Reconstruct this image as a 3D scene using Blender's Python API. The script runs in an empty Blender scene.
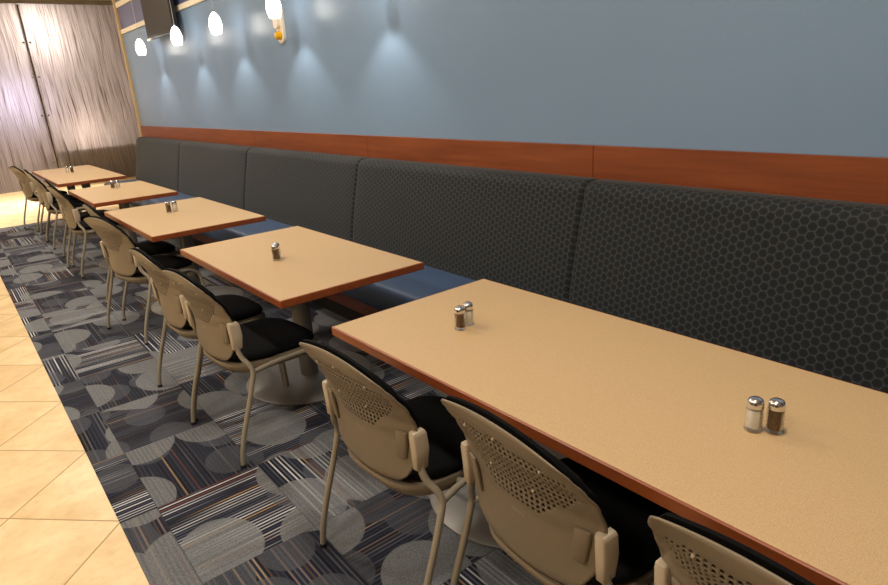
import bpy, bmesh, math, random
from mathutils import Vector, Matrix
random.seed(7)
PI = math.pi
scene = bpy.context.scene
col = scene.collection

# ------------------------------------------------------------------ materials
class NT:
    def __init__(self, name):
        self.m = bpy.data.materials.new(name); self.m.use_nodes = True
        self.t = self.m.node_tree; self.t.nodes.clear()
        self.out = self.n('ShaderNodeOutputMaterial')
    def n(self, typ, **kw):
        nd = self.t.nodes.new(typ)
        for k, v in kw.items(): setattr(nd, k, v)
        return nd
    def link(self, a, b): self.t.links.new(a, b)
    def put(self, sock, v):
        if isinstance(v, bpy.types.NodeSocket): self.link(v, sock)
        elif v is not None: sock.default_value = v
    def math(self, op, a, b=None, c=None, clamp=False):
        nd = self.n('ShaderNodeMath', operation=op); nd.use_clamp = clamp
        self.put(nd.inputs[0], a)
        if b is not None: self.put(nd.inputs[1], b)
        if c is not None: self.put(nd.inputs[2], c)
        return nd.outputs[0]
    def vmath(self, op, a, b=None):
        nd = self.n('ShaderNodeVectorMath', operation=op)
        self.put(nd.inputs[0], a)
        if b is not None: self.put(nd.inputs[1], b)
        return nd.outputs['Value'] if op in ('LENGTH', 'DOT_PRODUCT', 'DISTANCE') else nd.outputs[0]
    def mix(self, f, a, b, blend='MIX'):
        nd = self.n('ShaderNodeMix', data_type='RGBA', blend_type=blend)
        self.put(nd.inputs[0], f); self.put(nd.inputs[6], a); self.put(nd.inputs[7], b)
        return nd.outputs[2]
    def vmix(self, f, a, b):
        nd = self.n('ShaderNodeMix', data_type='VECTOR')
        self.put(nd.inputs[0], f); self.put(nd.inputs[4], a); self.put(nd.inputs[5], b)
        return nd.outputs[1]
    def xyz(self, v):
        nd = self.n('ShaderNodeSeparateXYZ'); self.link(v, nd.inputs[0]); return nd.outputs
    def comb(self, x, y, z=0.0):
        nd = self.n('ShaderNodeCombineXYZ')
        for i, v in enumerate((x, y, z)): self.put(nd.inputs[i], v)
        return nd.outputs[0]
    def coord(self, which='Object'): return self.n('ShaderNodeTexCoord').outputs[which]
    def noise(self, vec, scale, detail=3, rough=0.5):
        nd = self.n('ShaderNodeTexNoise'); self.put(nd.inputs['Vector'], vec)
        nd.inputs['Scale'].default_value = scale; nd.inputs['Detail'].default_value = detail
        nd.inputs['Roughness'].default_value = rough
        return nd.outputs['Fac']
    def white(self, vec):
        nd = self.n('ShaderNodeTexWhiteNoise', noise_dimensions='3D'); self.put(nd.inputs['Vector'], vec)
        return nd.outputs
    def maprange(self, v, a, b, c=0.0, d=1.0):
        nd = self.n('ShaderNodeMapRange'); self.put(nd.inputs[0], v)
        for i, q in enumerate((a, b, c, d)): nd.inputs[i + 1].default_value = q
        return nd.outputs[0]
    def ramp(self, f, stops, interp='LINEAR'):
        nd = self.n('ShaderNodeValToRGB'); r = nd.color_ramp; r.interpolation = interp
        while len(r.elements) < len(stops): r.elements.new(0.5)
        for e, (p, c) in zip(r.elements, stops): e.position = p; e.color = c4(c)
        self.put(nd.inputs[0], f); return nd.outputs[0]
    def bsdf(self, colr, rough=0.5, metal=0.0, spec=0.5, bump=None, bstr=0.2, bdist=0.002, **kw):
        b = self.n('ShaderNodeBsdfPrincipled')
        self.put(b.inputs['Base Color'], c4(colr) if isinstance(colr, tuple) else colr)
        self.put(b.inputs['Roughness'], rough); self.put(b.inputs['Metallic'], metal)
        self.put(b.inputs['Specular IOR Level'], spec)
        for k, v in kw.items(): self.put(b.inputs[k], c4(v) if isinstance(v, tuple) else v)
        if bump is not None:
            bp = self.n('ShaderNodeBump'); bp.inputs['Strength'].default_value = bstr
            bp.inputs['Distance'].default_value = bdist
            self.link(bump, bp.inputs['Height']); self.link(bp.outputs[0], b.inputs['Normal'])
        self.link(b.outputs[0], self.out.inputs[0]); return b
def c4(c): return tuple(c) if len(c) == 4 else (c[0], c[1], c[2], 1.0)
def srgb(r, g, b):
    f = lambda v: (v / 255 / 12.92) if v / 255 <= 0.04045 else ((v / 255 + 0.055) / 1.055) ** 2.4
    return (f(r), f(g), f(b))

M = {}
def plain(name, colr, rough=0.5, metal=0.0, spec=0.5, var=0.08, vs=18, bstr=0.0, bs=300, **kw):
    k = NT(name); co = k.coord()
    n = k.noise(co, vs, 3)
    a = tuple(c * (1 - var) for c in colr); b = tuple(min(1, c * (1 + var)) for c in colr)
    cc = k.mix(n, c4(a), c4(b))
    k.bsdf(cc, rough, metal, spec, bump=k.noise(co, bs, 2) if bstr else None, bstr=bstr, **kw)
    M[name] = k.m
plain('taupe_plastic', srgb(127, 113, 93), 0.42, var=0.03, bstr=0.05, bs=900)
plain('bracket_plastic', srgb(194, 177, 153), 0.38, var=0.02)
plain('frame_metal', srgb(160, 150, 132), 0.36, metal=0.25, var=0.03)
plain('black_fabric', (0.0032, 0.0032, 0.0036), 0.85, spec=0.12, var=0.3, vs=200, bstr=0.25, bs=1400)
plain('brushed_steel', srgb(146, 142, 137), 0.46, metal=0.45, var=0.05, vs=30)
plain('chrome', (0.75, 0.75, 0.76), 0.16, metal=1.0, var=0.03)
plain('cream_paint', srgb(232, 220, 196), 0.5, var=0.03)
plain('room_paint', srgb(176, 170, 160), 0.7, var=0.03)
plain('header_paint', srgb(120, 112, 108), 0.6, var=0.03)
plain('ceiling_paint', srgb(225, 220, 210), 0.8, var=0.02)
plain('black_plastic', (0.012, 0.011, 0.011), 0.35, var=0.1)
plain('white_plastic', srgb(240, 228, 208), 0.4, var=0.02)
plain('salt', srgb(245, 240, 228), 0.8, var=0.06, vs=500)
plain('toe_kick', (0.008, 0.007, 0.007), 0.7, var=0.1)
plain('tan_trim', srgb(206, 176, 128), 0.45, var=0.06)
plain('dark_cabinet', (0.012, 0.009, 0.008), 0.6, var=0.2)
plain('white_cord', srgb(225, 220, 212), 0.5, var=0.02)
plain('amber_lens', srgb(250, 178, 10), 0.12, var=0.25, vs=60)

def m_blue():
    k = NT('blue_wall_paint'); co = k.coord(); z = k.xyz(co)[2]
    up = k.math('GREATER_THAN', z, 2.6)
    base = k.mix(k.noise(co, 1.4, 2), c4(srgb(121, 146, 174)), c4(srgb(126, 151, 179)))
    cc = k.mix(up, base, c4(srgb(98, 104, 140)))
    k.bsdf(cc, 0.31, spec=0.42, bump=k.noise(co, 160, 3), bstr=0.05, bdist=0.002); M['blue_wall'] = k.m
m_blue()
def m_wood(name, c1, c2, rough, along='y', scale=1.0):
    k = NT(name); co = k.xyz(k.coord())
    v = k.comb(k.math('MULTIPLY', co[0], 26 * scale), k.math('MULTIPLY', co[1], 1.7 * scale if along == 'y' else 26), k.math('MULTIPLY', co[2], 26 * scale))
    n = k.noise(v, 1.0, 5, 0.6)
    b = k.noise(k.comb(co[0], k.math('MULTIPLY', co[1], 0.8), co[2]), 2.0, 2)
    cc = k.mix(k.maprange(n, 0.3, 0.7), c4(c1), c4(c2))
    cc = k.mix(k.math('MULTIPLY', b, 0.35), cc, c4(tuple(q * 0.6 for q in c1)))
    k.bsdf(cc, rough, spec=0.5, bump=n, bstr=0.03); M[name] = k.m
m_wood('cherry_wood', srgb(122, 58, 28), srgb(152, 80, 42), 0.38)
m_wood('cherry_edge', srgb(134, 66, 32), srgb(162, 86, 44), 0.35)
m_wood('dark_cherry', srgb(96, 44, 24), srgb(120, 58, 32), 0.4)
def m_laminate():
    k = NT('beige_laminate'); co = k.coord()
    f = k.noise(co, 420, 2, 0.7); g = k.noise(co, 130, 3, 0.6)
    cc = k.mix(k.maprange(f, 0.3, 0.72), c4(srgb(186, 152, 108)), c4(srgb(214, 184, 140)))
    cc = k.mix(k.math('MULTIPLY', k.maprange(g, 0.55, 0.75), 0.25), cc, c4(srgb(168, 132, 86)))
    k.bsdf(cc, 0.42, spec=0.4, bump=f, bstr=0.02); M['laminate'] = k.m
m_laminate()
def m_vinyl():
    k = NT('blue_vinyl'); co = k.coord()
    cc = k.mix(k.noise(co, 60, 3), c4(srgb(54, 74, 104)), c4(srgb(64, 84, 116)))
    k.bsdf(cc, 0.45, spec=0.4, bump=k.noise(co, 350, 2), bstr=0.12); M['vinyl'] = k.m
m_vinyl()
def m_hex():
    # woven upholstery: dark grey cloth covered with small grey rings set in a honeycomb
    k = NT('honeycomb_upholstery'); uv = k.coord('UV')
    S = 0.036
    p = k.vmath('DIVIDE', uv, (S, S, S))
    r3 = math.sqrt(3)
    q = k.vmath('DIVIDE', p, (r3, 1, 1))
    def cell(off):
        a = k.vmath('FRACTION', k.vmath('ADD', q, (off, off, 0)))
        a = k.vmath('SUBTRACT', a, (0.5, 0.5, 0))
        return k.vmath('MULTIPLY', a, (r3, 1, 0))
    a, b = cell(0.0), cell(0.5)
    f = k.math('LESS_THAN', k.vmath('LENGTH', a), k.vmath('LENGTH', b))
    g = k.vmath('ABSOLUTE', k.vmix(f, b, a))
    d = k.math('MAXIMUM', k.vmath('DOT_PRODUCT', g, (r3 / 2, 0.5, 0)), k.xyz(g)[1])
    rad = k.vmath('LENGTH', g)
    dd = k.math('ADD', k.math('MULTIPLY', d, 0.55), k.math('MULTIPLY', rad, 0.45))
    ring = k.maprange(dd, 0.425, 0.468)
    nse = k.noise(uv, 900, 2)
    fine = k.math('MULTIPLY', ring, k.maprange(nse, 0.25, 0.6, 0.55, 1.0))
    base = k.mix(k.noise(uv, 240, 3), c4((0.005, 0.006, 0.007)), c4((0.016, 0.018, 0.019)))
    gap = k.mix(k.math('MULTIPLY', k.maprange(dd, 0.30, 0.33), k.maprange(dd, 0.39, 0.36)), base, c4((0.017, 0.020, 0.022)))
    cc = k.mix(fine, gap, c4((0.050, 0.056, 0.059)))
    k.bsdf(cc, 0.75, spec=0.25, bump=k.math('ADD', ring, k.math('MULTIPLY', nse, 0.5)), bstr=0.25, bdist=0.001, **{'Sheen Weight': 0.15, 'Sheen Roughness': 0.4})
    M['hex'] = k.m
m_hex()
def m_tile():
    k = NT('cream_floor_tile'); co = k.xyz(k.coord())
    P = 0.705
    u = k.math('DIVIDE', k.math('SUBTRACT', k.math('ADD', co[0], co[1]), 0.63), P)
    v = k.math('DIVIDE', k.math('SUBTRACT', k.math('SUBTRACT', co[1], co[0]), 0.185), P)
    fu, fv = k.math('FRACT', u), k.math('FRACT', v)
    e = lambda q: k.math('MINIMUM', q, k.math('SUBTRACT', 1.0, q))
    d = k.math('MINIMUM', e(fu), e(fv))
    idx = k.comb(k.math('FLOOR', u), k.math('FLOOR', v), 0)
    w = k.white(idx)
    off = k.vmath('ADD', k.coord(), k.vmath('SCALE', w['Color']))
    n1 = k.noise(k.vmath('ADD', k.coord(), k.vmath('MULTIPLY', w['Color'], (9, 9, 9))), 3.2, 5, 0.62)
    n2 = k.noise(k.coord(), 24, 4, 0.6)
    cc = k.mix(k.maprange(n1, 0.32, 0.68), c4(srgb(214, 178, 122)), c4(srgb(240, 214, 166)))
    cc = k.mix(k.math('MULTIPLY', k.maprange(n2, 0.5, 0.75), 0.35), cc, c4(srgb(204, 160, 100)))
    cc = k.mix(k.math('MULTIPLY', k.math('SUBTRACT', w['Value'], 0.5), 0.16), cc, c4(srgb(255, 236, 200)))
    gr = k.maprange(d, 0.0045, 0.0085)
    cc = k.mix(gr, c4(srgb(176, 142, 98)), cc)
    k.bsdf(cc, k.maprange(gr, 0, 1, 0.8, 0.36), spec=0.45, bump=gr, bstr=0.3, bdist=0.002); M['tile'] = k.m
m_tile()
def m_carpet():
    # modular carpet: quarter-turned striped tiles overprinted with grey ellipses
    k = NT('striped_ellipse_carpet'); co = k.coord(); c = k.xyz(co)
    TX, TY = 0.43, 0.56
    gx = k.math('DIVIDE', k.math('SUBTRACT', c[0], 0.357), TX)
    gy = k.math('DIVIDE', k.math('SUBTRACT', c[1], 1.94), TY)
    ix, iy = k.math('FLOOR', gx), k.math('FLOOR', gy)
    par = k.math('FLOORED_MODULO', k.math('ADD', ix, iy), 2.0)          # direction of the stripes
    tid = k.comb(ix, iy, 0.0); tw = k.white(tid)
    rs = k.xyz(tw['Color'])
    s = k.math('ADD', k.math('MULTIPLY', par, c[0]), k.math('MULTIPLY', k.math('SUBTRACT', 1.0, par), c[1]))
    l = k.math('ADD', k.math('MULTIPLY', par, c[1]), k.math('MULTIPLY', k.math('SUBTRACT', 1.0, par), c[0]))
    si = k.math('DIVIDE', s, 0.0090)
    ii = k.math('FLOOR', si); fr = k.math('FRACT', si)
    w1 = k.white(k.comb(ii, k.math('MULTIPLY', rs[0], 37.0), 1.0))      # each line's own colour
    odd = k.math('FLOORED_MODULO', ii, 2.0)
    # contrast swells and fades across the tile
    env = k.noise(k.comb(k.math('MULTIPLY', s, 9.0), k.math('MULTIPLY', l, 1.3), k.math('MULTIPLY', rs[1], 60.0)), 1.0, 2)
    env = k.math('MULTIPLY', k.maprange(env, 0.36, 0.54), k.maprange(rs[2], 0.50, 0.60, 0.16, 1.0))
    navy = k.mix(w1['Value'], c4(srgb(16, 18, 28)), c4(srgb(36, 39, 56)))
    thread = k.ramp(w1['Value'], [(0.0, srgb(88, 91, 104)), (0.22, srgb(172, 172, 176)), (0.55, srgb(52, 56, 78)), (0.68, srgb(176, 142, 92)), (0.77, srgb(112, 60, 40)), (0.82, srgb(206, 206, 206))], 'CONSTANT')
    dim = k.ramp(w1['Value'], [(0.0, srgb(34, 36, 48)), (0.45, srgb(54, 54, 62)), (0.70, srgb(24, 26, 40)), (0.90, srgb(132, 104, 68)), (0.94, srgb(82, 48, 36)), (0.97, srgb(72, 66, 60))], 'CONSTANT')
    lines = k.mix(env, dim, thread)
    cc = k.mix(k.math('MULTIPLY', odd, k.math('MULTIPLY', k.maprange(fr, 0.06, 0.14), k.maprange(fr, 0.94, 0.80))), navy, lines)
    # ellipses, clipped where the tiles meet
    def ell(scale, ox, thr, soft):
        st = k.vmath('ADD', k.vmath('MULTIPLY', co, (scale, scale * 0.82, 0)), k.comb(k.math('ADD', k.math('MULTIPLY', par, 3.37), ox), k.math('MULTIPLY', par, 1.91), 0))
        vo = k.n('ShaderNodeTexVoronoi', voronoi_dimensions='2D'); k.link(st, vo.inputs['Vector'])
        vo.inputs['Scale'].default_value = 1.0; vo.inputs['Randomness'].default_value = 0.75
        return k.maprange(vo.outputs['Distance'], thr + soft, thr), k.xyz(vo.outputs['Color'])
    e1, c1 = ell(2.7, 0.0, 0.405, 0.012)
    e2, c2 = ell(4.0, 5.3, 0.39, 0.015)
    yarn = k.maprange(k.noise(co, 300, 2, 0.8), 0.3, 0.7)
    greyA = k.mix(yarn, c4(srgb(62, 65, 70)), c4(srgb(150, 151, 152)))
    greyB = k.mix(yarn, c4(srgb(40, 43, 52)), c4(srgb(98, 100, 108)))
    rib = k.math('MULTIPLY', odd, 0.30)
    on2 = k.math('MULTIPLY', k.math('MULTIPLY', e2, k.maprange(c2[0], 0.35, 0.36)), 0.72)
    cc = k.mix(on2, cc, k.mix(k.math('MULTIPLY', rib, 0.9), greyB, lines))
    on1 = k.math('MULTIPLY', k.math('MULTIPLY', e1, k.maprange(c1[0], 0.16, 0.17)), 0.90)
    cc = k.mix(on1, cc, k.mix(k.math('MULTIPLY', rib, c1[1]), greyA, lines))
    fuzz = k.noise(co, 700, 2, 0.7)
    cc = k.mix(0.5, cc, k.mix(1.0, cc, k.maprange(fuzz, 0.2, 0.8, 0.45, 1.5), 'MULTIPLY'))
    ex = lambda q: k.math('MINIMUM', k.math('FRACT', q), k.math('SUBTRACT', 1.0, k.math('FRACT', q)))
    seam = k.math('MINIMUM', k.math('MULTIPLY', ex(gx), TX), k.math('MULTIPLY', ex(gy), TY))
    cc = k.mix(k.maprange(seam, 0.0008, 0.003, 0.45, 0.0), cc, c4((0.01, 0.01, 0.013)))
    k.bsdf(cc, 0.95, spec=0.1, bump=fuzz, bstr=0.5, bdist=0.003, **{'Sheen Weight': 0.08}); M['carpet'] = k.m
m_carpet()
def m_panel():
    # resin panel with reeds set in it: lets the light behind shine through
    k = NT('reed_resin'); co = k.coord(); c = k.xyz(co)
    wob = k.math('MULTIPLY', k.math('SUBTRACT', k.noise(k.comb(k.math('MULTIPLY', c[0], 5.0), 0.0, k.math('MULTIPLY', c[2], 1.1)), 1.0, 2), 0.5), 0.12)
    x = k.math('ADD', k.math('ADD', c[0], wob), k.math('MULTIPLY', c[2], 0.02))
    v1 = k.comb(k.math('MULTIPLY', x, 90), 0.0, k.math('MULTIPLY', c[2], 0.9))
    v2 = k.comb(k.math('MULTIPLY', x, 36), 3.0, k.math('MULTIPLY', c[2], 0.7))
    n1 = k.noise(v1, 1.0, 2, 0.5); n2 = k.noise(v2, 1.0, 2, 0.5)
    t = k.math('ADD', k.math('MULTIPLY', k.maprange(n1, 0.30, 0.55), 0.7), k.math('MULTIPLY', k.maprange(n2, 0.3, 0.6), 0.3))
    cc = k.ramp(t, [(0.0, srgb(84, 74, 70)), (0.40, srgb(160, 148, 140)), (0.85, srgb(200, 190, 184))])
    b = k.n('ShaderNodeBsdfPrincipled'); k.link(cc, b.inputs['Base Color']); b.inputs['Roughness'].default_value = 0.34
    bp = k.n('ShaderNodeBump'); bp.inputs['Strength'].default_value = 0.25; bp.inputs['Distance'].default_value = 0.004
    k.link(t, bp.inputs['Height']); k.link(bp.outputs[0], b.inputs['Normal'])
    tr = k.n('ShaderNodeBsdfTranslucent'); k.link(cc, tr.inputs['Color'])
    tp = k.n('ShaderNodeBsdfTransparent'); tp.inputs[0].default_value = (0.95, 0.93, 0.9, 1)
    m1 = k.n('ShaderNodeMixShader'); m1.inputs[0].default_value = 0.72; k.link(b.outputs[0], m1.inputs[1]); k.link(tr.outputs[0], m1.inputs[2])
    m2 = k.n('ShaderNodeMixShader'); k.link(k.maprange(t, 0.55, 1.0, 0.02, 0.16), m2.inputs[0]); k.link(m1.outputs[0], m2.inputs[1]); k.link(tp.outputs[0], m2.inputs[2])
    k.link(m2.outputs[0], k.out.inputs[0]); M['panel'] = k.m
m_panel()
def m_emit(name, colr, s):
    k = NT(name); e = k.n('ShaderNodeEmission'); lw = k.n('ShaderNodeLayerWeight'); lw.inputs[0].default_value = 0.3
    cc = k.mix(k.noise(k.coord(), 6, 2), c4(colr), c4(tuple(q * 0.97 for q in colr)))
    k.link(cc, e.inputs[0]); e.inputs[1].default_value = s
    k.link(e.outputs[0], k.out.inputs[0]); M[name] = k.m
m_emit('lit_opal_glass', (1.0, 0.93, 0.84), 6.0)
def m_glass():
    k = NT('clear_glass'); co = k.coord()
    g = k.n('ShaderNodeBsdfGlass'); g.inputs['Roughness'].default_value = 0.03; g.inputs['IOR'].default_value = 1.3
    tp = k.n('ShaderNodeBsdfTransparent'); m = k.n('ShaderNodeMixShader'); m.inputs[0].default_value = 0.55
    k.link(k.mix(k.noise(co, 40), c4((0.95, 0.96, 0.95)), c4((0.99, 0.99, 0.98))), g.inputs['Color'])
    k.link(g.outputs[0], m.inputs[1]); k.link(tp.outputs[0], m.inputs[2]); k.link(m.outputs[0], k.out.inputs[0]); M['glass'] = k.m
m_glass()
def m_pepper():
    k = NT('pepper'); co = k.coord(); n = k.noise(co, 520, 3, 0.8)
    cc = k.ramp(n, [(0.35, srgb(44, 30, 18)), (0.52, srgb(104, 76, 42)), (0.68, srgb(176, 142, 92))])
    k.bsdf(cc, 0.8); M['pepper'] = k.m
m_pepper()
def m_screen():
    k = NT('television_screen'); co = k.xyz(k.coord())
    n = k.noise(k.comb(k.math('MULTIPLY', co[1], 40), 0.0, k.math('MULTIPLY', co[2], 3)), 1.0, 3)  # upright streaks: the screen's brownish reflection painted into its colour
    k.bsdf(k.mix(n, c4((0.022, 0.019, 0.017)), c4((0.050, 0.044, 0.039))), 0.45, spec=0.35); M['screen'] = k.m
m_screen()

# ------------------------------------------------------------------ mesh helpers
def obj(name, bm, mat, parent=None, smooth=False, angle=40):
    bmesh.ops.recalc_face_normals(bm, faces=bm.faces[:])
    me = bpy.data.meshes.new(name); bm.to_mesh(me); bm.free()
    if mat: me.materials.append(M[mat])
    if smooth:
        me.polygons.foreach_set('use_smooth', [True] * len(me.polygons))
        try: me.set_sharp_from_angle(angle=math.radians(angle))
        except Exception: pass
    o = bpy.data.objects.new(name, me); col.objects.link(o)
    if parent: o.parent = parent
    return o
def thing(name, label, cat, loc=(0, 0, 0), rz=0.0, group=None):
    o = bpy.data.objects.new(name, None); col.objects.link(o); o.empty_display_size = 0.1
    o.location = loc; o.rotation_euler = (0, 0, rz); tag(o, label, cat, group); return o
def tag(o, label=None, cat=None, group=None, kind=None):
    if label: o['label'] = label
    if cat: o['category'] = cat
    if group: o['group'] = group
    if kind: o['kind'] = kind
    return o
def struct(name, bm, mat, label, cat, smooth=False):
    return tag(obj(name, bm, mat, None, smooth), label, cat, None, 'structure')
def dup(root, loc, rz, label, group=None):
    r = root.copy(); col.objects.link(r); r.location = loc; r.rotation_euler = (0, 0, rz); r['label'] = label
    if group: r['group'] = group
    for ch in list(root.children):
        c = ch.copy(); col.objects.link(c); c.parent = r
        for g in list(ch.children):
            d = g.copy(); col.objects.link(d); d.parent = c
    return r
def add_box(bm, x0, x1, y0, y1, z0, z1, bev=0.0, seg=2):
    b2 = bmesh.new(); bmesh.ops.create_cube(b2, size=1.0)
    for v in b2.verts:
        v.co = Vector(((x0 + x1) / 2 + v.co.x * (x1 - x0), (y0 + y1) / 2 + v.co.y * (y1 - y0), (z0 + z1) / 2 + v.co.z * (z1 - z0)))
    if bev: bmesh.ops.bevel(b2, geom=b2.edges[:], offset=bev, segments=seg, affect='EDGES', profile=0.5)
    merge(bm, b2)
def merge(bm, b2, mat=None):
    mp = {}
    for v in b2.verts: mp[v] = bm.verts.new(mat @ v.co if mat else v.co)
    for f in b2.faces:
        try: bm.faces.new([mp[v] for v in f.verts])
        except ValueError: pass
    b2.free()
def box(*a, **k):
    bm = bmesh.new(); add_box(bm, *a, **k); return bm
def add_lathe(bm, prof, n=32, c=(0, 0, 0)):
    rings = []
    for r, z in prof:
        if r < 1e-6: rings.append([bm.verts.new((c[0], c[1], c[2] + z))])
        else: rings.append([bm.verts.new((c[0] + r * math.cos(2 * PI * i / n), c[1] + r * math.sin(2 * PI * i / n), c[2] + z)) for i in range(n)])
    for a, b in zip(rings, rings[1:]):
        for i in range(n):
            j = (i + 1) % n
            if len(a) == 1 and len(b) == 1: continue
            if len(a) == 1: bm.faces.new((a[0], b[i], b[j]))
            elif len(b) == 1: bm.faces.new((a[i], a[j], b[0]))
            else: bm.faces.new((a[i], a[j], b[j], b[i]))
def lathe(prof, n=32, c=(0, 0, 0)):
    bm = bmesh.new(); add_lathe(bm, prof, n, c); return bm
def spline(pts, per=6):
    P = [Vector(p) for p in pts]; out = []
    for i in range(len(P) - 1):
        p0 = P[max(i - 1, 0)]; p1 = P[i]; p2 = P[i + 1]; p3 = P[min(i + 2, len(P) - 1)]
        for j in range(per):
            t = j / per
            out.append(0.5 * ((2 * p1) + (p2 - p0) * t + (2 * p0 - 5 * p1 + 4 * p2 - p3) * t * t + (3 * p1 - p0 - 3 * p2 + p3) * t ** 3))
    out.append(P[-1]); return out
def add_tube(bm, pts, r, n=12, per=6, rx=None):
    C = spline(pts, per) if per else [Vector(p) for p in pts]
    prev = None; rings = []
    up = Vector((0, 1, 0))
    for i, p in enumerate(C):
        t = (C[min(i + 1, len(C) - 1)] - C[max(i - 1, 0)]).normalized()
        a = (up - t * up.dot(t))
        if a.length < 1e-3: a = Vector((1, 0, 0)) - t * t.x
        a.normalize(); up = a; b = t.cross(a)
        rings.append([bm.verts.new(p + a * (rx or r) * math.cos(2 * PI * k / n) + b * r * math.sin(2 * PI * k / n)) for k in range(n)])
    for A, B in zip(rings, rings[1:]):
        for k in range(n):
            bm.faces.new((A[k], A[(k + 1) % n], B[(k + 1) % n], B[k]))
    bm.faces.new(rings[0][::-1]); bm.faces.new(rings[-1])
def tube(pts, r, n=12, per=6, rx=None):
    bm = bmesh.new(); add_tube(bm, pts, r, n, per, rx); return bm
def lerp_tab(tab, z):
    if z <= tab[0][0]: return tab[0][1]
    for (a, va), (b, vb) in zip(tab, tab[1:]):
        if z <= b:
            t = (z - a) / (b - a); t = t * t * (3 - 2 * t) * 0.5 + t * 0.5
            return va + (vb - va) * t
    return tab[-1][1]

# ------------------------------------------------------------------ setting
XW = 2.65          # face of the blue wall
YE = 10.99         # where the blue wall ends
CZ = 3.65
struct('floor', box(-5.0, 6.0, -4.0, 16.9, -0.12, 0.0), 'tile', 'cream stone-look floor tiles laid diagonally', 'floor')
struct('carpet', box(0.215, 2.65, -4.0, 10.93, 0.0002, 0.006), 'carpet', 'dark striped carpet tiles with grey ellipses under the tables', 'carpet')
struct('ceiling', box(-5.0, 6.0, -4.0, 16.9, CZ, CZ + 0.1), 'ceiling_paint', 'plain pale ceiling above the dining area', 'ceiling')
struct('wall_right', box(XW, XW + 0.15, -4.0, YE, 0.0, CZ), 'blue_wall', 'blue painted wall behind the banquettes', 'wall')
struct('wall_left', box(-5.1, -5.0, -4.0, 16.9, 0.0, CZ), 'room_paint', 'pale wall on the open side of the room', 'wall')
struct('wall_near', box(-5.0, XW, -4.1, -4.0, 0.0, CZ), 'room_paint', 'pale wall behind the camera', 'wall')
struct('wall_far', box(-5.0, 6.0, 16.9, 17.0, 0.0, CZ), 'room_paint', 'pale wall behind the reed panels', 'wall')
struct('wall_corridor', box(6.0, 6.1, YE, 16.9, 0.0, CZ), 'room_paint', 'pale end wall of the passage', 'wall')
# wooden rail along the blue wall, in boards
SE = [10.97, 8.77, 6.51, 4.28, 2.10, -0.13]
BE = [10.74, 8.56, 6.345, 4.185, 2.03, -0.13]
tn = 1
for a, b in zip(SE, SE[1:]):
    struct('trim_%d' % tn, box(XW - 0.022, XW, b + 0.0015, a - 0.0015, 1.03, 1.236, bev=0.002, seg=1), 'cherry_wood', 'cherry wood rail board on the blue wall above the banquette', 'trim'); tn += 1
struct('trim_%d' % tn, box(XW - 0.02, XW, -0.13, YE - 0.01, 2.572, 2.632, bev=0.003, seg=1), 'cream_paint', 'cream moulding across the top of the blue wall', 'trim'); tn += 1
struct('trim_%d' % tn, box(XW - 0.02, XW, -0.13, YE - 0.01, 2.93, 3.0, bev=0.003, seg=1), 'cream_paint', 'upper cream moulding on the blue wall', 'trim'); tn += 1
struct('trim_%d' % tn, box(XW - 0.04, XW + 0.15, YE + 0.002, YE + 0.035, 0.0, CZ, bev=0.003, seg=1), 'tan_trim', 'tan corner trim at the far end of the blue wall', 'trim'); tn += 1
# header above the reed panels
struct('trim_%d' % tn, box(-5.0, 6.0, 15.62, 15.72, 3.56, CZ, bev=0.004, seg=1), 'header_paint', 'header above the reed panels', 'trim'); tn += 1

def panel(x0, x1, label):
    t = thing('decorative_panel', label, 'panel', ((x0 + x1) / 2, 15.66, 0))
    w = (x1 - x0) / 2
    o = obj('resin_sheet', box(-w, w, -0.008, 0.008, 0.006, 3.556, bev=0.002, seg=1), 'panel', t)
    for z in (0.5, 1.45, 2.2, 2.85):
        for s in (-1, 1):
            b = bmesh.new(); add_lathe(b, [(0, 0), (0.022, 0), (0.022, 0.008), (0.018, 0.012), (0, 0.012)], 16)
            bmesh.ops.rotate(b, verts=b.verts[:], cent=(0, 0, 0), matrix=Matrix.Rotation(PI / 2, 3, 'X'))
            bmesh.ops.translate(b, verts=b.verts[:], vec=(s * (w - 0.05), -0.008, z))
            obj('standoff_cap', b, 'chrome', t, True)
    return t
pl_ = panel(-0.42, 1.962, 'translucent reed panel left of the vertical joint, bluish glow')
tag(obj('joint_strip', box(1.167, 1.225, 0.0095, 0.022, 0.006, 3.55, bev=0.002, seg=1), 'toe_kick', pl_), 'dark strip behind the joint')
panel(1.978, 4.40, 'translucent reed panel beside the blue wall, dark along its foot')
# low dark counter behind the right panel, seen through it
t = thing('low_cabinet', 'low dark cabinet showing through the foot of the right reed panel', 'cabinet', (3.2, 15.965, 0))
obj('body', box(-1.17, 1.17, -0.22, 0.22, 0.06, 0.70, bev=0.004), 'dark_cabinet', t)
obj('counter_top', box(-1.19, 1.19, -0.24, 0.24, 0.70, 0.735, bev=0.004), 'dark_cabinet', t)
obj('plinth', box(-1.13, 1.13, -0.18, 0.18, 0.0, 0.06), 'toe_kick', t)
for s in (-0.585, 0.585):
    d = obj('door', box(s - 0.57, s + 0.57, -0.238, -0.22, 0.09, 0.68, bev=0.003), 'dark_cabinet', t)
    obj('handle', tube([(s - 0.08, -0.262, 0.6), (s, -0.266, 0.6), (s + 0.08, -0.262, 0.6)], 0.006, 8), 'chrome', d, True)

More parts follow.
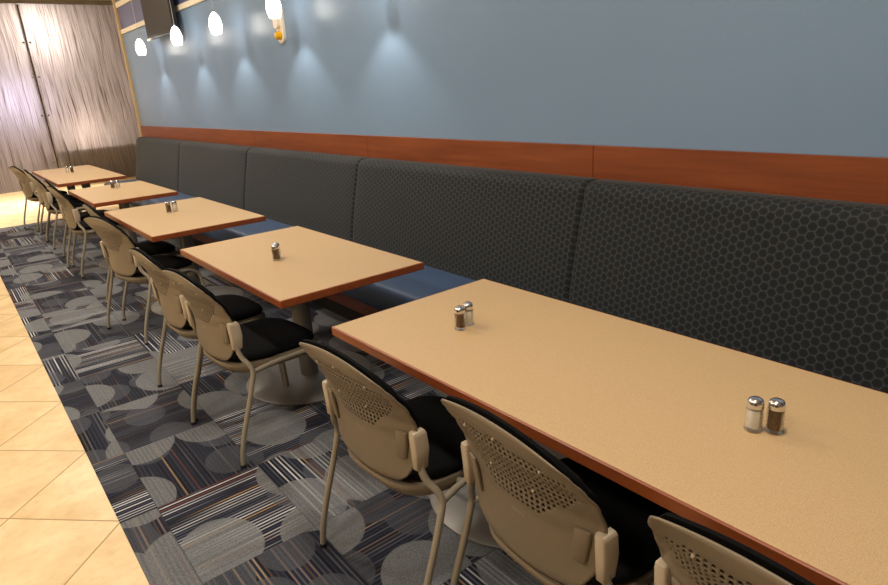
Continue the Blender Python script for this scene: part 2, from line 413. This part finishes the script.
# ------------------------------------------------------------------ banquettes
def extrude_profile(prof, y0, y1, round_end=0.03, k=0.018, ny=10, closed=True, uvbm=True):
    # profile (x,z) swept along y, puffed so that the ends roll in
    bm = bmesh.new(); uvl = bm.loops.layers.uv.new('UVMap')
    cx = sum(p[0] for p in prof) / len(prof); cz = sum(p[1] for p in prof) / len(prof)
    arc = [0]
    for a, b in zip(prof, prof[1:]): arc.append(arc[-1] + math.hypot(b[0] - a[0], b[1] - a[1]))
    st = []
    for i in range(7): st.append((round_end * (1 - math.cos(i / 6 * PI / 2)), 1 - math.sin(i / 6 * PI / 2)))
    L = y1 - y0
    stations = [(y0 + d, q) for d, q in st] + [(y0 + L * j / ny, 0) for j in range(1, ny)] + [(y1 - d, q) for d, q in reversed(st)]
    # inward normals of the profile
    n = len(prof); nor = []
    for i in range(n):
        a = prof[i - 1] if i > 0 else prof[i]; b = prof[(i + 1)] if i < n - 1 else prof[i]
        dx, dz = b[0] - a[0], b[1] - a[1]; l = math.hypot(dx, dz) or 1
        nx, nz = dz / l, -dx / l
        if nx * (cx - prof[i][0]) + nz * (cz - prof[i][1]) < 0: nx, nz = -nx, -nz
        nor.append((nx, nz))
    rows = []
    for y, q in stations:
        rows.append([bm.verts.new((p[0] + nn[0] * k * q, y, p[1] + nn[1] * k * q)) for p, nn in zip(prof, nor)])
    for (ra, (ya, _)), (rb, (yb, _)) in zip(zip(rows, stations), zip(rows[1:], stations[1:])):
        for i in range(n if closed else n - 1):
            j = (i + 1) % n
            f = bm.faces.new((ra[i], ra[j], rb[j], rb[i]))
            ai = arc[i]; aj = arc[j] if j else arc[-1] + 0.1
            for lp, uv in zip(f.loops, ((ya, ai), (ya, aj), (yb, aj), (yb, ai))): lp[uvl].uv = uv
    for r in (rows[0], rows[-1]):
        f = bm.faces.new(r)
        for lp in f.loops: lp[uvl].uv = (lp.vert.co.x, lp.vert.co.z)
    return bm
def arcpts(cx, cz, r, a0, a1, n):
    return [(cx + r * math.cos(math.radians(a0 + (a1 - a0) * i / n)), cz + r * math.sin(math.radians(a0 + (a1 - a0) * i / n))) for i in range(n + 1)]
back_prof = [(2.33, 0.44), (2.342, 0.47)] + [(2.342 + 0.116 * t ** 1.15, 0.47 + 0.535 * t) for t in [i / 14 for i in range(1, 15)]] + \
    arcpts(2.53, 1.008, 0.072, 168, 90, 8)[1:] + [(2.56, 1.081), (2.595, 1.079), (2.618, 1.068), (2.625, 1.05), (2.625, 0.44)]
seat_prof = [(1.905, 0.285), (1.885, 0.30)] + [(1.878, 0.34), (1.876, 0.38), (1.882, 0.42)] + arcpts(1.922, 0.424, 0.04, 170, 90, 6) + \
    [(1.98, 0.466), (2.06, 0.467), (2.16, 0.466), (2.26, 0.463), (2.329, 0.458), (2.329, 0.285)]
LB = ['banquette section at the far end of the row, beside the reed panel',
      'second banquette section from the far end, behind the fourth table',
      'middle banquette section of the row, behind the third table',
      'banquette section behind the square table nearest the long front table',
      'banquette section nearest the camera, behind the long front table']
for i, (a, b) in enumerate(zip(BE, BE[1:])):
    t = thing('banquette', LB[i].replace('banquette section', 'dark honeycomb-backed banquette section'), 'bench', (2.25, (a + b) / 2, 0), 0, 'banquette sections along the blue wall')
    h = (a - b) / 2 - 0.0015
    sh = lambda pr: [(x - 2.25, z) for x, z in pr]
    obj('backrest', extrude_profile(sh(back_prof), -h, h, 0.028, 0.02, 14), 'hex', t, True, 60)
    tag(obj('seat', extrude_profile(sh(seat_prof), -h, h, 0.01, 0.006, 10), 'vinyl', t, True, 60), 'blue vinyl seat cushion')
    tag(obj('base', box(1.965 - 2.25, 2.62 - 2.25, -h, h, 0.155, 0.285, bev=0.002, seg=1), 'dark_cherry', t), 'cherry wood base')
    obj('toe_kick', box(2.04 - 2.25, 2.60 - 2.25, -h, h, 0.006, 0.155), 'toe_kick', t)

# ------------------------------------------------------------------ tables
def table(x0, x1, y0, y1, posts, label, rz=0.0):
    cx, cy = (x0 + x1) / 2, (y0 + y1) / 2; hx, hy = (x1 - x0) / 2, (y1 - y0) / 2
    t = thing('pedestal_table', label, 'table', (cx, cy, 0), rz, 'tables along the banquette')
    T = 0.74; e = 0.006
    tag(obj('tabletop', box(-hx + e, hx - e, -hy + e, hy - e, T - 0.036, T, bev=0.0008, seg=1), 'laminate', t), 'speckled beige laminate top')
    bm = bmesh.new()
    def ring(d, z): return [bm.verts.new((sx * (hx - d), sy * (hy - d), z)) for sx, sy in ((-1, -1), (1, -1), (1, 1), (-1, 1))]
    R = [ring(e, T - 0.0005), ring(0.003, T - 0.0005), ring(0, T - 0.0035), ring(0, T - 0.034), ring(0.003, T - 0.037), ring(e, T - 0.037)]
    for A, B in zip(R, R[1:] + R[:1]):
        for i in range(4): bm.faces.new((A[i], A[(i + 1) % 4], B[(i + 1) % 4], B[i]))
    tag(obj('edge_band', bm, 'cherry_edge', t), 'cherry wood edge')
    for px, py in posts:
        y = py - cy; x = px - cx
        obj('base_plate', lathe([(0, 0.006), (0.352, 0.006), (0.360, 0.010), (0.360, 0.016), (0.352, 0.021), (0.20, 0.027), (0.062, 0.032), (0.0, 0.032)], 64, (x, y, 0)), 'brushed_steel', t, True, 30)
        c = obj('column', lathe([(0, 0.030), (0.051, 0.030), (0.051, 0.690), (0, 0.690)], 32, (x, y, 0)), 'brushed_steel', t, True)
        b = bmesh.new(); add_box(b, x - 0.24, x + 0.24, y - 0.025, y + 0.025, 0.690, 0.704); add_box(b, x - 0.025, x + 0.025, y - 0.24, y + 0.24, 0.690, 0.7038)
        obj('support_bracket', b, 'brushed_steel', t)
TABS = [
    (1.022, 1.805, -0.32, 2.04, ((1.52, 1.57), (1.46, 0.25)), 'long beige table nearest the camera, cut off by the right edge', math.radians(0.45)),
    (1.005, 1.78, 2.475, 3.885, ((1.40, 3.17),), 'beige table just behind the long front table, its shakers lined up'),
    (0.985, 1.785, 4.425, 5.885, ((1.40, 5.16),), 'beige table third from the camera, in the middle of the row'),
    (1.015, 1.765, 6.475, 7.86, ((1.40, 7.17),), 'beige table fourth from the camera, second from the far end'),
    (1.03, 1.78, 8.62, 10.93, ((1.40, 9.15), (1.40, 10.4)), 'beige table at the far end of the row, near the reed panels'),
]
for a in TABS: table(*a)

# ------------------------------------------------------------------ shakers
def shaker(kind, label, loc):
    t = thing(kind + '_shaker', label, 'shaker', loc, random.random(), 'salt and pepper shakers on the tables')
    bm = bmesh.new()
    outer = [(0.0, 0.0), (0.0195, 0.0), (0.0215, 0.003), (0.0215, 0.006), (0.0195, 0.010)]
    z = 0.010
    for i in range(5):
        outer += [(0.0208, z + 0.005), (0.0190, z + 0.0105)]; z += 0.0105
    outer += [(0.0178, 0.066), (0.0165, 0.068), (0.0165, 0.070)]
    add_lathe(bm, outer, 20)
    inner = [(0.0165, 0.070), (0.0150, 0.068), (0.0165, 0.062), (0.0172, 0.012), (0.0150, 0.009), (0, 0.009)]
    add_lathe(bm, inner, 20)
    bmesh.ops.remove_doubles(bm, verts=bm.verts[:], dist=1e-5)
    tag(obj('jar', bm, 'glass', t, True, 25), 'clear beaded glass jar')
    fill = 0.060 if kind == 'pepper' else 0.057
    obj('contents', lathe([(0, 0.0095), (0.0148, 0.0095), (0.0168, 0.013), (0.0162, fill), (0, fill)], 20), 'pepper' if kind == 'pepper' else 'salt', t, True)
    tag(obj('lid', lathe([(0.0172, 0.064), (0.0196, 0.064), (0.0198, 0.066), (0.0192, 0.073), (0.0186, 0.078), (0.0160, 0.0835), (0.011, 0.0865), (0, 0.0880)], 28), 'chrome', t, True, 50), 'domed chrome lid')
    return t
places = [('long front table', 'near the right edge of the picture', (1.393, 0.616), (1.419, 0.578)),
          ('long front table', 'towards its far end', (1.378, 1.662), (1.330, 1.652)),
          ('table just behind the long front table', '', (1.315, 3.180), (1.294, 3.146)),
          ('third table from the camera', '', (1.396, 5.290), (1.347, 5.290)),
          ('fourth table from the camera', '', (1.43, 7.41), (1.383, 7.425)),
          ('farthest table, by the reed panels', '', (1.348, 9.98), (1.392, 9.90))]
for tb, ex, s, p in places:
    for kind, q in (('salt', s), ('pepper', p)):
        lab = '%s shaker on the %s%s' % (kind, tb, (', ' + ex) if ex else '')
        shaker(kind, lab, (q[0], q[1], 0.7402))

# ------------------------------------------------------------------ chairs (local: forward +x, left +y)
W_TAB = [(0.452, 0.085), (0.460, 0.130), (0.476, 0.166), (0.505, 0.195), (0.555, 0.220), (0.62, 0.236), (0.68, 0.245), (0.74, 0.246), (0.80, 0.236), (0.84, 0.219), (0.866, 0.203), (0.876, 0.188)]
X_TAB = [(0.452, 0.066), (0.55, 0.088), (0.62, 0.092), (0.68, 0.082), (0.74, 0.056), (0.80, 0.020), (0.84, -0.004), (0.876, -0.024)]
D_TAB = [(0.452, 0.012), (0.55, 0.036), (0.65, 0.046), (0.75, 0.038), (0.84, 0.018), (0.876, 0.006)]
def back_pt(u, z, off=0.0, ws=1.0):
    y = lerp_tab(W_TAB, z) * u * ws
    x = lerp_tab(X_TAB, z) - lerp_tab(D_TAB, z) * (1 - u * u) + off
    zz = z - 0.024 * u * u * max(0.0, (z - 0.74) / 0.136) ** 1.5
    return Vector((x, y, zz))
def shell_bm():
    bm = bmesh.new(); NU, NZ = 34, 28
    zs = [0.452 + (0.876 - 0.452) * j / NZ for j in range(NZ + 1)]
    us = [math.sin(i / NU * PI - PI / 2) * 0.35 + (2 * i / NU - 1) * 0.65 for i in range(NU + 1)]
    V = [[bm.verts.new(back_pt(u, z)) for u in us] for z in zs]
    for j in range(NZ):
        for i in range(NU):
            A, B, C, D = V[j][i], V[j][i + 1], V[j + 1][i + 1], V[j + 1][i]
            c = (A.co + C.co) / 2
            hole = 0.628 < c.z < 0.824 - 0.9 * c.y ** 2 and abs(c.y) < min(0.205, 0.065 + (c.z - 0.628) * 1.25)
            if not hole: bm.faces.new((A, B, C, D)); continue
            q = lambda s, t: bm.verts.new((A.co * (1 - s) + B.co * s) * (1 - t) + (D.co * (1 - s) + C.co * s) * t)
            flip = (i + j) % 2
            a, b, d, e = q(0.10, 0.15), q(0.90, 0.15), q(0.64, 0.90), q(0.36, 0.90)
            bm.faces.new((A, B, b, a)); bm.faces.new((B, C, d, b)); bm.faces.new((C, D, e, d)); bm.faces.new((D, A, a, e))
    return bm
def pad_bm():
    bm = bmesh.new(); NU, NZ = 20, 16
    zs = [0.50 + (0.884 - 0.50) * j / NZ for j in range(NZ + 1)]
    def pt(u, z, off):
        p = back_pt(u, min(z, 0.876), off, 0.955)
        if z > 0.876: p.z += z - 0.876
        return p
    F = [[None] * (NU + 1) for _ in range(NZ + 1)]; B = [[None] * (NU + 1) for _ in range(NZ + 1)]
    for j, z in enumerate(zs):
        for i in range(NU + 1):
            u = 2 * i / NU - 1
            e = min(1.0, (1 - abs(u)) / 0.15, j / 2.5, (NZ - j) / 2.5)
            th = 0.010 + 0.016 * math.sqrt(max(0, e * (2 - e)))
            F[j][i] = bm.verts.new(pt(u, z, 0.0085 + th)); B[j][i] = bm.verts.new(pt(u, z, 0.0085))
    for G in (F, B):
        for j in range(NZ):
            for i in range(NU): bm.faces.new((G[j][i], G[j][i + 1], G[j + 1][i + 1], G[j + 1][i]))
    rim = lambda G: [G[0][i] for i in range(NU + 1)] + [G[j][NU] for j in range(1, NZ + 1)] + [G[NZ][i] for i in range(NU - 1, -1, -1)] + [G[j][0] for j in range(NZ - 1, 0, -1)]
    a, b = rim(F), rim(B)
    for i in range(len(a)):
        k = (i + 1) % len(a); bm.faces.new((a[i], a[k], b[k], b[i]))
    return bm
def seat_ring(bm, s, z, n=48, lip=0.0):
    vs = []
    for i in range(n):
        th = 2 * PI * i / n; c, sn = math.cos(th), math.sin(th); e = 2 / 3.4
        px = math.copysign(abs(c) ** e, c); py = math.copysign(abs(sn) ** e, sn)
        hw = 0.228 + 0.012 * px
        sw = min(s, 1.03); s_x = s if px < 0 else min(s, 1.03)
        zz = z + (lip * max(0, -px) ** 2) - 0.012 * max(0, px) ** 3 * s
        vs.append(bm.verts.new((0.305 + 0.222 * px * s_x, hw * py * sw, zz)))
    return vs
def loft(spec, cap=True):
    bm = bmesh.new(); R = [seat_ring(bm, s, z, lip=l) for s, z, l in spec]; n = len(R[0])
    for A, B in zip(R, R[1:]):
        for i in range(n): bm.faces.new((A[i], A[(i + 1) % n], B[(i + 1) % n], B[i]))
    bm.faces.new(R[0][::-1]); bm.faces.new(R[-1]); return bm
def bracket_bm(s):
    bm = bmesh.new(); rings = []
    for z, w, d in ((0.538, 0.008, 0.014), (0.544, 0.012, 0.021), (0.60, 0.0145, 0.026), (0.652, 0.0145, 0.025), (0.664, 0.013, 0.021), (0.667, 0.009, 0.015)):
        x = lerp_tab(X_TAB, z) + 0.002; y = s * (lerp_tab(W_TAB, 0.61) + 0.002)
        ring = []
        for k in range(16):
            th = 2 * PI * k / 16; c, sn = math.cos(th), math.sin(th)
            ring.append(bm.verts.new((x + d * math.copysign(abs(c) ** 0.32, c), y + w * math.copysign(abs(sn) ** 0.32, sn), z)))
        rings.append(ring)
    for A, B in zip(rings, rings[1:]):
        for k in range(16): bm.faces.new((A[k], A[(k + 1) % 16], B[(k + 1) % 16], B[k]))
    bm.faces.new(rings[0][::-1]); bm.faces.new(rings[-1]); return bm
CHG = 'taupe perforated chairs along the tables'
def make_chair(label):
    t = thing('dining_chair', label, 'chair', (0, 0, 0), 0, CHG)
    sh = obj('backrest', shell_bm(), 'taupe_plastic', t, True, 60)
    md = sh.modifiers.new('thickness', 'SOLIDIFY'); md.thickness = 0.0045; md.offset = 0.0
    tag(obj('pad', pad_bm(), 'black_fabric', sh, True, 50), 'black upholstered pad')
    mk = bmesh.new()
    for q in range(7):
        yy = -0.021 + 0.007 * q; c = back_pt(yy / 0.23, 0.598)
        add_box(mk, c.x - 0.0034, c.x - 0.0018, yy - 0.0022, yy + 0.0022, 0.595, 0.6015)
    obj('embossed_mark', mk, 'frame_metal', sh)
    for uu, zz in ((-0.55, 0.80), (0.55, 0.80), (-0.30, 0.705), (0.30, 0.705), (0.0, 0.826)):
        c = back_pt(uu, zz); st = bmesh.new(); add_lathe(st, [(0, -0.0035), (0.003, -0.003), (0.004, 0.0), (0, 0.001)], 10)
        bmesh.ops.rotate(st, verts=st.verts[:], cent=(0, 0, 0), matrix=Matrix.Rotation(PI / 2, 3, 'Y'))
        bmesh.ops.translate(st, verts=st.verts[:], vec=(c.x - 0.003, c.y, c.z)); obj('stud', st, 'bracket_plastic', sh, True)
    tag(obj('seat', loft([(0.94, 0.446, 0.0), (0.985, 0.452, 0), (1.0, 0.462, 0), (0.985, 0.472, 0), (0.93, 0.479, 0), (0.7, 0.482, 0), (0.3, 0.481, 0)]), 'black_fabric', t, True, 60), 'black upholstered seat')
    obj('seat_pan', loft([(0.5, 0.392, 0), (0.80, 0.390, -0.004), (0.95, 0.394, -0.006), (1.05, 0.408, -0.006), (1.12, 0.430, -0.004), (1.13, 0.438, -0.002), (1.115, 0.444, 0), (1.03, 0.443, 0), (0.6, 0.442, 0.0)]), 'taupe_plastic', t, True, 50)
    for s in (-1, 1):
        tag(obj('bracket', bracket_bm(s), 'bracket_plastic', t, True, 50), 'pale beige bracket')
        bb = bmesh.new(); add_box(bb, -0.006, 0.006, -0.02, 0.02, 0.558, 0.655, bev=0.005)
        for v in bb.verts:
            q = back_pt(s * (0.80 + v.co.y * 4), min(v.co.z, 0.86)); v.co.x = q.x - 0.006 + v.co.x; v.co.y = q.y
        obj('mounting_boss', bb, 'taupe_plastic', t, True)
        obj('leg', tube([(0.090, s * 0.238, 0.60), (0.089, s * 0.238, 0.56), (0.088, s * 0.241, 0.535), (0.096, s * 0.253, 0.50), (0.113, s * 0.274, 0.468), (0.120, s * 0.285, 0.437), (0.112, s * 0.287, 0.40), (0.080, s * 0.287, 0.30), (0.042, s * 0.286, 0.195), (0.017, s * 0.285, 0.11), (0.005, s * 0.285, 0.05), (0.0, s * 0.285, 0.007)], 0.0112, 12, 4), 'frame_metal', t, True)
        obj('leg', tube([(0.40, s * 0.243, 0.427), (0.445, s * 0.243, 0.418), (0.492, s * 0.244, 0.385), (0.507, s * 0.246, 0.33), (0.520, s * 0.25, 0.17), (0.528, s * 0.252, 0.007)], 0.0112, 12, 4, 0.0135), 'frame_metal', t, True)
        obj('side_rail', tube([(0.120, s * 0.284, 0.432), (0.145, s * 0.276, 0.431), (0.21, s * 0.258, 0.429), (0.30, s * 0.245, 0.428), (0.40, s * 0.243, 0.427)], 0.0108, 12, 4), 'frame_metal', t, True)
        obj('glide', lathe([(0, 0.006), (0.0135, 0.006), (0.0135, 0.016), (0.0118, 0.020), (0, 0.020)], 14, (0.0, s * 0.285, 0)), 'black_plastic', t, True)
        obj('glide', lathe([(0, 0.006), (0.0135, 0.006), (0.0135, 0.016), (0.0118, 0.020), (0, 0.020)], 14, (0.528, s * 0.252, 0)), 'black_plastic', t, True)
    obj('cross_rail', tube([(0.235, -0.25, 0.428), (0.235, -0.12, 0.398), (0.235, 0.12, 0.398), (0.235, 0.25, 0.428)], 0.010, 10, 4), 'frame_metal', t, True)
    return t
CH = [  # x of the rear feet, y, turn (degrees), label
    (0.840, 0.320, -2, 'taupe chair nearest the camera, cut off at the bottom edge'),
    (0.840, 0.925, -3, 'taupe chair pulled to the long front table, second from the camera'),
    (0.772, 1.535, 2.5, 'taupe chair at the far end of the long front table'),
    (0.718, 2.815, 4, 'nearer of the two taupe chairs at the table behind the front table'),
    (0.705, 3.412, 2, 'farther of the two taupe chairs at the table behind the front table'),
    (0.755, 4.747, 12.5, 'taupe chair turned slightly outward at the third table, the nearer one'),
    (0.825, 5.430, 0, 'taupe chair pushed in farther at the third table, half hidden behind the turned one'),
    (0.807, 7.10, 3.5, 'nearer of the two taupe chairs at the fourth table'),
    (0.845, 7.72, 0, 'farther taupe chair at the fourth table, hidden behind its neighbour'),
    (0.828, 8.86, 0, 'nearest of the three taupe chairs at the farthest table'),
    (0.845, 9.50, 0, 'middle one of the three taupe chairs at the farthest table'),
    (0.790, 10.32, 10, 'leftmost taupe chair in the picture, standing at the carpet end'),
]
proto = None
for x, y, a, lab in CH:
    if proto is None:
        proto = make_chair(lab); proto.location = (x, y, 0); proto.rotation_euler = (0, 0, math.radians(a))
    else: dup(proto, (x, y, 0), math.radians(a), lab)

# ------------------------------------------------------------------ pendants
PEN = [9.275, 7.745, 6.50, 5.162, 3.87]
PL = ['lit white pendant lamp farthest from the camera, left of the television',
      'lit white pendant lamp in front of the television, right corner',
      'lit white pendant lamp between the television and the alarm strobe',
      'lit white pendant lamp hanging in front of the alarm strobe',
      'lit white pendant lamp nearest the camera, just above the picture']
ZB = 2.165
def pendant(y, label):
    t = thing('pendant_lamp', label, 'lamp', (2.42, y, ZB), 0, 'pendant lamps along the blue wall')
    prof = [(0.040, 0.0), (0.048, 0.012), (0.057, 0.040), (0.0615, 0.070), (0.060, 0.100), (0.053, 0.135), (0.040, 0.165), (0.026, 0.186), (0.014, 0.197), (0.006, 0.201), (0.0, 0.202)]
    bm = bmesh.new(); add_lathe(bm, prof, 32)
    tag(obj('shade', bm, 'lit_opal_glass', t, True, 60), 'glowing white opal glass shade')
    obj('cap', lathe([(0, 0.199), (0.011, 0.199), (0.011, 0.218), (0.004, 0.224), (0, 0.224)], 16), 'chrome', t, True)
    obj('cord', tube([(0, 0, 0.222), (0, 0, 0.8), (0, 0, CZ - ZB - 0.02)], 0.0022, 8, 0), 'white_cord', t, True)
    obj('canopy', lathe([(0, CZ - ZB - 0.001), (0.055, CZ - ZB - 0.001), (0.055, CZ - ZB - 0.012), (0.02, CZ - ZB - 0.028), (0, CZ - ZB - 0.028)], 24), 'chrome', t, True)
for y, l in zip(PEN, PL): pendant(y, l)
def light(name, typ, loc, energy, colr=(1, 1, 1), rot=(0, 0, 0), **kw):
    d = bpy.data.lights.new(name, typ); d.energy = energy; d.color = colr
    for k, v in kw.items(): setattr(d, k, v)
    o = bpy.data.objects.new(name, d); col.objects.link(o); o.location = loc; o.rotation_euler = rot; return o
WARM = (1.0, 0.92, 0.80)
for y in PEN:
    light('pendant_bulb', 'SPOT', (2.42, y, ZB - 0.006), 9, (1.0, 0.90, 0.76), spot_size=math.radians(100), spot_blend=0.5, shadow_soft_size=0.03)

# ------------------------------------------------------------------ television and alarm
t = thing('television', 'black television mounted high on the blue wall, seen almost edge on', 'television', (XW, 8.69, 2.345))
R = 0.0
obj('housing', box(-0.125, -0.065, -0.56, 0.56, 0.0, 0.66, bev=0.006), 'black_plastic', t)
tag(obj('screen', box(-0.131, -0.1245, -0.545, 0.545, 0.02, 0.645, bev=0.002, seg=1), 'screen', t), 'dark glossy screen')
obj('mount', box(-0.066, 0.0, -0.2, 0.2, 0.15, 0.52, bev=0.004), 'black_plastic', t)
tag(obj('corner_cover', box(-0.136, -0.10, 0.40, 0.565, -0.012, 0.012, bev=0.005), 'white_plastic', t), 'white cover at the lower far corner')
t = thing('alarm_strobe', 'cream fire alarm strobe with amber lens on the blue wall', 'alarm', (XW, 5.545, 2.0))
def pill(w, h, d0, d1, z0, seg=10):
    bm = bmesh.new(); r = w / 2; pts = []
    for i in range(seg + 1): a = PI + PI * i / seg; pts.append((r * math.cos(a), z0 + r + r * math.sin(a)))
    for i in range(seg + 1): a = PI * i / seg; pts.append((r * math.cos(a), z0 + h - r + r * math.sin(a)))
    A = [bm.verts.new((-d0, y, z)) for y, z in pts]; B = [bm.verts.new((-d1, y, z)) for y, z in pts]
    C = [bm.verts.new((-d1 - 0.006, y * 0.9, z0 + h / 2 + (z - z0 - h / 2) * 0.96)) for y, z in pts]
    n = len(pts)
    for P, Q in ((A, B), (B, C)):
        for i in range(n): bm.faces.new((P[i], P[(i + 1) % n], Q[(i + 1) % n], Q[i]))
    bm.faces.new(A[::-1]); bm.faces.new(C); return bm
obj('back_plate', pill(0.13, 0.31, 0.0, 0.022, 0.0), 'white_plastic', t, True, 30)
obj('horn_body', pill(0.085, 0.13, 0.028, 0.055, 0.12), 'white_plastic', t, True, 30)
b = bmesh.new(); add_lathe(b, [(0.030, 0), (0.036, 0.004), (0.036, 0.012), (0.034, 0.030), (0.024, 0.048), (0.0, 0.054)], 24)
bmesh.ops.rotate(b, verts=b.verts[:], cent=(0, 0, 0), matrix=Matrix.Rotation(-PI / 2, 3, 'Y'))
bmesh.ops.translate(b, verts=b.verts[:], vec=(-0.027, -0.012, 0.066))
tag(obj('lens', b, 'amber_lens', t, True, 40), 'amber lens')

# ------------------------------------------------------------------ lights of the room
DOWN = (0, 0, 0)
for y in (0.6, 3.4, 6.2, 9.0):
    light('walkway_light', 'AREA', (-1.6, y, CZ - 0.02), 38, WARM, DOWN, shape='RECTANGLE', size=0.6, size_y=1.2)
for y in (0.7, 4.2, 7.7, 10.4):  # unseen lights added overhead to brighten the tables
    light('dining_fill_light', 'AREA', (0.9, y, CZ - 0.02), 31, WARM, DOWN, shape='DISK', size=0.35)
for x, y in ((0.2, 12.6), (0.9, 14.0), (2.6, 13.2)):
    light('passage_downlight', 'SPOT', (x, y, CZ - 0.03), 640, (1.0, 0.95, 0.89), DOWN, spot_size=math.radians(66), spot_blend=0.6, shadow_soft_size=0.12)
# lights behind the reed panels
BACK = (-PI / 2, 0, 0)
light('panel_backlight', 'AREA', (2.0, 16.8, 2.0), 42, (1.0, 0.95, 0.92), BACK, shape='RECTANGLE', size=4.6, size_y=3.0)
light('panel_light_white', 'AREA', (2.2, 16.25, 3.0), 30, (0.97, 0.98, 1.0), BACK, shape='DISK', size=0.5)
light('panel_light_blue', 'AREA', (1.5, 16.3, 1.75), 20, (0.55, 0.62, 1.0), BACK, shape='DISK', size=0.5)
light('panel_light_low', 'AREA', (2.65, 16.25, 1.05), 9, (1.0, 0.92, 0.86), BACK, shape='DISK', size=0.3)
w = bpy.data.worlds.new('World'); scene.world = w; w.use_nodes = True
w.node_tree.nodes['Background'].inputs[0].default_value = (0.9, 0.85, 0.78, 1); w.node_tree.nodes['Background'].inputs[1].default_value = 0.02

# ------------------------------------------------------------------ camera
f, ya, pi_, ro, hh = 629.06, 0.6538, -0.3228, -0.0664, 1.5924
fw = Vector((math.sin(ya) * math.cos(pi_), math.cos(ya) * math.cos(pi_), math.sin(pi_)))
r = fw.cross(Vector((0, 0, 1))).normalized(); u = r.cross(fw)
r2 = math.cos(ro) * r + math.sin(ro) * u; u2 = -math.sin(ro) * r + math.cos(ro) * u
cam = bpy.data.cameras.new('camera'); cam.sensor_width = 36; cam.lens = f / 888 * 36; cam.clip_start = 0.05
co = bpy.data.objects.new('camera', cam); col.objects.link(co)
co.matrix_world = Matrix(((r2.x, u2.x, -fw.x, 0), (r2.y, u2.y, -fw.y, 0), (r2.z, u2.z, -fw.z, hh), (0, 0, 0, 1)))
scene.camera = co
vs = scene.view_settings
vs.view_transform = 'Standard'; vs.look = 'None'; vs.gamma = 1.0; vs.use_curve_mapping = False; vs.exposure = 0.5
